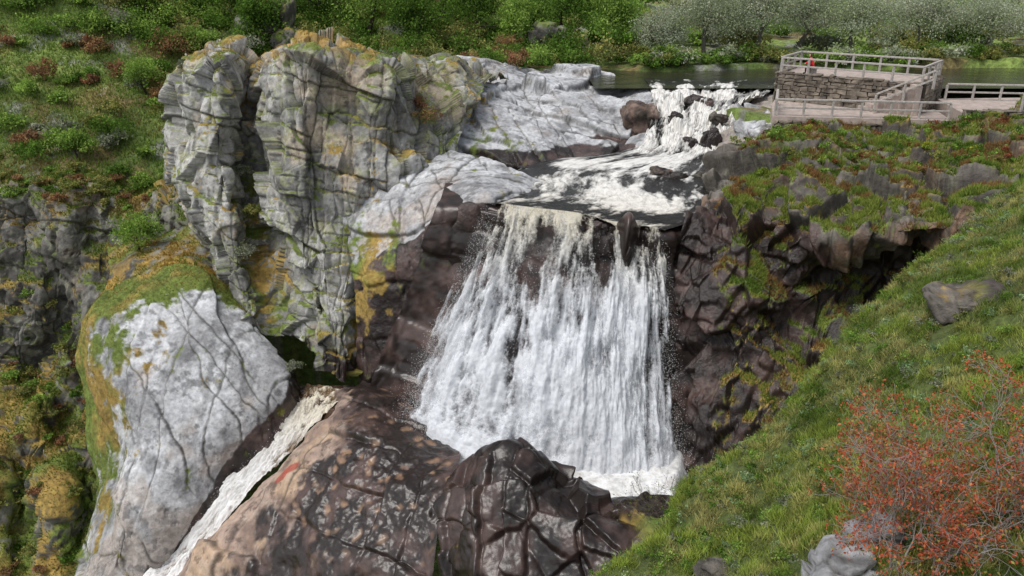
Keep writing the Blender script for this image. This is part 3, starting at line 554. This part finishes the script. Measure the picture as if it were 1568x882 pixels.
# boulders
def boulder(name,c,R,kind,seed,wet=0,moss=0,warm=0,cell=.9,amp=.12):
    bm=bmesh.new(); bmesh.ops.create_icosphere(bm,subdivisions=5,radius=1); me=bpy.data.meshes.new('t'); bm.to_mesh(me); bm.free()
    n=len(me.vertices); V=np.zeros(n*3); me.vertices.foreach_get('co',V); V=V.reshape(-1,3); F=np.zeros(len(me.polygons)*3,np.int32); me.polygons.foreach_get('vertices',F); F=F.reshape(-1,3)
    bpy.data.meshes.remove(me); r=max(R)
    pw_=.62; V=np.sign(V)*np.abs(V)**pw_; V/=1.1; a=seed*1.3
    tl=.3*math.sin(seed*2.1); Ry=np.array([[math.cos(tl),0,math.sin(tl)],[0,1,0],[-math.sin(tl),0,math.cos(tl)]])
    N=V/np.linalg.norm(V,axis=1,keepdims=True); V=(V@Ry); p=V*np.array(R)+np.array(c)
    g,e=facet(p,cell*r,amp*r,.4,(1,1,1),seed,.3,.1); g2,e2=facet(p,.35*r,.03*r,.3,(1,1,1),seed+5,.3,.1); p=p+N*(g+g2+(fbm(p,.8/r,4,seed)-.5)*.35*r)[:,None]
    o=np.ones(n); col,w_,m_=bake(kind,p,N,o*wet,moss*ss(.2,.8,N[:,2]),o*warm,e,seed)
    return mk(name,p,F,M_rock,{'wet':w_},col=col,smooth=True)
for i,(u,v,y,R,k,w_) in enumerate([(1070,158,64.5,(1.1,.8,.55),'dark',.6),(1058,222,58.5,(.6,.6,.7),'dark',.9),(1088,218,58,(.9,.7,.9),'dark',.9),(1048,274,51.5,(1.9,.6,.4),'dark',.5),(1012,268,52,(.7,.6,.5),'dark',.5),
 (922,368,44.2,(.8,.8,1.4),'dark',.9),(1150,182,62,(2.0,2.2,.8),'slab',0),(985,185,62.5,(1.3,1.2,1.6),'brown',.2),(1165,205,57,(1.6,1.6,.8),'slab',0),(1035,180,62,(.5,.5,.4),'dark',.8),(1100,182,61,(.7,.6,.4),'dark',.6)]):
    boulder('river_rock',P(u,v,y),R,k,400+i,w_)
for i,(x,y,R,kd,dz) in enumerate([(6.9,13.0,(.9,.7,.5),'slab',-.1),(6.0,12.7,(.7,.5,.35),'slab',-.1),(5.4,16.2,(.75,.4,.25),'dark',-.05),(7.6,13.6,(.6,.5,.5),'slab',.1),(14.5,23.0,(1.3,.8,.5),'dark',-.3)]):
    boulder('slope_rock',(x,y,SZ(x,y)+dz),R,kd,500+i,0,.2)
for i,(u,v,y,R) in enumerate([(415,45,90,(2.2,1.5,3.4)),(378,62,89,(1.5,1.2,2.8)),(440,75,88,(1.8,1.2,2)),(640,104,79,(3,1.6,1.2)),(840,58,90,(2,1.2,1.5))]):
    boulder('outcrop_rock',P(u,v,y),R,'gorge',600+i,0,.5)
# ---------- platform ----------
def beams(L):
    V=[];F=[]
    for p0,p1,w,h in L:
        a=np.array(p0,float);b=np.array(p1,float); d=b-a; d/=np.linalg.norm(d); up=np.array([0,0,1.]) if abs(d[2])<.9 else np.array([0,1.,0])
        x=np.cross(d,up); x/=np.linalg.norm(x); y=np.cross(x,d); k=len(V)*8
        V.append([e+x*w*sx/2+y*h*sy/2 for e in (a,b) for sx,sy in ((-1,-1),(1,-1),(1,1),(-1,1))])
        F+= [[k+i for i in q] for q in ((3,2,1,0),(4,5,6,7),(0,1,5,4),(1,2,6,5),(2,3,7,6),(3,0,4,7))]
    return np.array(V).reshape(-1,3),np.array(F)
def bev(ob,w):
    m=ob.modifiers.new('bevel','BEVEL'); m.width=w; m.segments=1; return ob
def fence(name,pts,h=1.1,step=1.9,parent=None):
    L=[]
    for a,b in zip(pts[:-1],pts[1:]):
        a=np.array(a,float);b=np.array(b,float); n=max(1,int(round(np.linalg.norm(b-a)/step)))
        for k in range(n+1):
            q=a+(b-a)*k/n; j=rng.normal()*.012; L.append((q-[0,0,.1],q+[j,j,h-.06],.14,.14))
        for z,w,hh in ((h,.18,.12),(h*.5,.07,.12)): L.append((a+[0,0,z],b+[0,0,z+.003],w,hh))
    V,F=beams(L); return bev(mk(name,V,F,M_wood),.015)
def stone_wall(name,a,b,z0,z1,th=.5,z1b=None):
    e=bpy.data.objects.new(name,None); sc.collection.objects.link(e); a=np.array(a,float);b=np.array(b,float); Ln=np.linalg.norm(b-a); d=(b-a)/Ln; nrm=np.array([d[1],-d[0]])
    V,F=beams([((*a,(z0+z1)/2-.03),(*b,(z0+z1)/2-.03),th-.12,z1-z0-.1)]); mk('core',V,F,M_mortar,parent=e)
    Vs=[];Fs=[];z=z0; rg=np.random.default_rng(int(abs(a[0]*10)))
    while z<z1-.05:
        h=min(rg.uniform(.2,.38),z1-z); x=-rg.uniform(0,.3)
        while x<Ln:
            w=rg.uniform(.25,.8); x0,x1=max(x,0),min(x+w-.04,Ln)
            if x1-x0>.08:
                k=len(Vs)*8; pr=rg.uniform(-.02,.09); q=[]; cap=.05*rg.normal() if z+h>z1-.01 else 0
                for sx in (x0,x1):
                    for sn in (-th/2-pr,th/2+pr):
                        for sz in (z+.02,z+h-.015+cap):
                            j=rg.normal(size=3)*.03; xy=a+d*sx+nrm*sn; q.append([xy[0]+j[0],xy[1]+j[1],sz+j[2]])
                Vs.append(q); Fs+=[[k+i for i in f_] for f_ in ((0,1,3,2),(4,6,7,5),(0,4,5,1),(2,3,7,6),(0,2,6,4),(1,5,7,3))]
            x+=w
        z+=h
    bev(mk('stones',np.array(Vs).reshape(-1,3),np.array(Fs),M_stone,parent=e),.04); return e
def deckslab(name,poly,z0,z1):
    n=len(poly); bm=bmesh.new(); lo=[bm.verts.new((x,y,z0)) for x,y in poly]; hi=[bm.verts.new((x,y,z1)) for x,y in poly]
    bm.faces.new(hi); bm.faces.new(lo[::-1])
    for i in range(n): bm.faces.new([lo[i],lo[(i+1)%n],hi[(i+1)%n],hi[i]])
    bmesh.ops.recalc_face_normals(bm,faces=bm.faces); me=bpy.data.meshes.new(name); bm.to_mesh(me); bm.free(); me.materials.append(M_deck); o=bpy.data.objects.new(name,me); sc.collection.objects.link(o); return o
deckslab('upper_terrace',[(20.3,62.0),(27.9,56.1),(31,60),(23,66)],15.0,18.15)
stone_wall('stone_wall',(20.1,61.8),(27.9,55.8),15.8,18.25); stone_wall('stone_wall',(20.1,62.0),(22.6,66),15.8,18.25)
stone_wall('stone_wall',(28.1,56.0),(31,59.6),15.8,18.25)
fence('wooden_railing',[(20.2,61.8,18.2),(27.9,55.9,18.2),(31,59.8,18.2)]); fence('wooden_railing',[(20.2,62.1,18.2),(23,66,18.2),(31,60.2,18.2)])
deckslab('lower_terrace',[(17.7,54.9),(29.0,53.2),(30,57.5),(28,58),(20,62),(19.0,59.5)],14.6,16.2)
fence('wooden_railing',[(19.3,59.4,16.2),(17.9,55.1,16.2),(28.9,53.5,16.2)])
stone_wall('stone_wall',(17.8,54.7),(28.6,53.0),14.6,15.95,.4)
stone_wall('stone_wall',(28.9,51.8),(41,49.6),14.6,17.2,.6)
deckslab('entrance_path',[(29.2,52.2),(45,49.8),(50,60),(30.5,58.5)],14.5,16.8)
fence('wooden_railing',[(30.8,58,16.8),(38,57,16.8),(46,57,16.8)]); fence('wooden_railing',[(32.2,51.3,17.2),(41,49.7,17.2)])
L=[]
for k in range(8): 
    q=np.array([24.8+.36*k,0]); q[1]=57.4-(q[0]-25)*.77; L.append(((q[0],q[1]-.75,16.2+.125*(k+1)),(q[0],q[1]+.3,16.2+.125*(k+1)),.352,.25*(k+1)))
V,F=beams(L); mk('stone_steps',V,F,M_deck)
fence('stair_railing',[(25.0,56.0,16.4),(27.8,54.1,18.2)],1.1,1.6)
# ---------- person ----------
def person(loc,rot):
    J=dict(pel=(0,0,.48),sp=(0,.10,.70),ch=(0,.18,.92),nk=(0,.22,1.06),hd=(0,.26,1.16),ht=(0,.27,1.27),
      sl=(-.19,.2,.98),el=(-.30,.32,.78),wl=(-.20,.50,.66),fl=(-.16,.57,.64),sr=(.19,.2,.98),er=(.30,.32,.78),wr=(.20,.50,.66),fr=(.16,.57,.64),
      hl=(-.10,.02,.46),kl=(-.14,.46,.50),al=(-.14,.44,.10),tl=(-.15,.60,.04),hr=(.10,.02,.46),kr=(.14,.46,.50),ar=(.14,.44,.10),tr=(.15,.60,.04))
    Rd=dict(pel=.16,sp=.17,ch=.19,nk=.06,hd=.10,ht=.075,sl=.09,el=.06,wl=.034,fl=.03,sr=.09,er=.06,wr=.034,fr=.03,hl=.10,kl=.07,al=.045,tl=.04,hr=.10,kr=.07,ar=.045,tr=.04)
    Ed=[('pel','sp'),('sp','ch'),('ch','nk'),('nk','hd'),('hd','ht'),('ch','sl'),('sl','el'),('el','wl'),('wl','fl'),('ch','sr'),('sr','er'),('er','wr'),('wr','fr'),('pel','hl'),('hl','kl'),('kl','al'),('al','tl'),('pel','hr'),('hr','kr'),('kr','ar'),('ar','tr')]
    ks=list(J); me=bpy.data.meshes.new('person'); me.from_pydata([J[k] for k in ks],[(ks.index(a),ks.index(b)) for a,b in Ed],[])
    o=bpy.data.objects.new('seated_person',me); sc.collection.objects.link(o); o.modifiers.new('skin','SKIN'); sv=me.skin_vertices[0].data
    for i,k in enumerate(ks): sv[i].radius=(Rd[k],Rd[k]); sv[i].use_root=(k=='pel')
    m=o.modifiers.new('sub','SUBSURF'); m.levels=m.render_levels=2
    dg=bpy.context.evaluated_depsgraph_get(); nm=bpy.data.meshes.new_from_object(o.evaluated_get(dg)); o.modifiers.clear(); o.data=nm
    nm.materials.clear()
    for nme,cl in (('red_jacket',(.72,.02,.03)),('dark_trousers',(.03,.035,.05)),('skin',(.5,.3,.22)),('dark_hair',(.03,.02,.015)),('boots',(.05,.035,.025))): nm.materials.append(simple(nme,cl,.7,20,.15,.1))
    for f in nm.polygons:
        c=f.center; f.use_smooth=True
        if c.z>1.08: f.material_index=3 if (c.y<.27 or c.z>1.25) else 2
        elif c.y>.49 and c.z>.58 : f.material_index=2
        elif c.z<.14: f.material_index=4
        elif c.z<.56 and c.y>.06: f.material_index=1
        else: f.material_index=0
    o.location=loc; o.rotation_euler=(0,0,rot); return o
person((22.3,61.2,18.15),1.2).scale=(1.15,1.15,1.15)
V,F=beams([((22.3,60.75,18.61),(22.3,61.8,18.61),.4,.06),((22.3,60.95,18.15),(22.3,60.95,18.58),.35,.08),((22.3,61.6,18.15),(22.3,61.6,18.58),.35,.08)]); mk('wooden_bench',V,F,M_wood)
# ---------- camera / light ----------
cd=bpy.data.cameras.new('camera'); co=bpy.data.objects.new('camera',cd); sc.collection.objects.link(co)
co.location=(0,0,26); co.rotation_euler=(math.radians(90-22.2),0,0); cd.sensor_width=36; cd.lens=36*1230/1568; cd.clip_end=3000; sc.camera=co
w=bpy.data.worlds.new('World'); sc.world=w; w.use_nodes=True; nt=w.node_tree; bg=nt.nodes['Background']
sk=nt.nodes.new('ShaderNodeTexSky'); sk.sky_type='NISHITA'; sk.sun_disc=False; EL,AZ=math.radians(60),math.radians(-125)
sk.sun_elevation=EL; sk.sun_rotation=AZ
hs=nt.nodes.new('ShaderNodeHueSaturation'); hs.inputs['Saturation'].default_value=.35
nt.links.new(sk.outputs[0],hs.inputs['Color']); nt.links.new(hs.outputs[0],bg.inputs[0]); bg.inputs[1].default_value=.15
sd=bpy.data.lights.new('sun','SUN'); so=bpy.data.objects.new('sun',sd); sc.collection.objects.link(so); sd.energy=2.8; sd.angle=math.radians(30); sd.color=(1,.97,.92)
so.rotation_euler=Vector((math.sin(AZ)*math.cos(EL),math.cos(AZ)*math.cos(EL),math.sin(EL))).to_track_quat('Z','Y').to_euler()
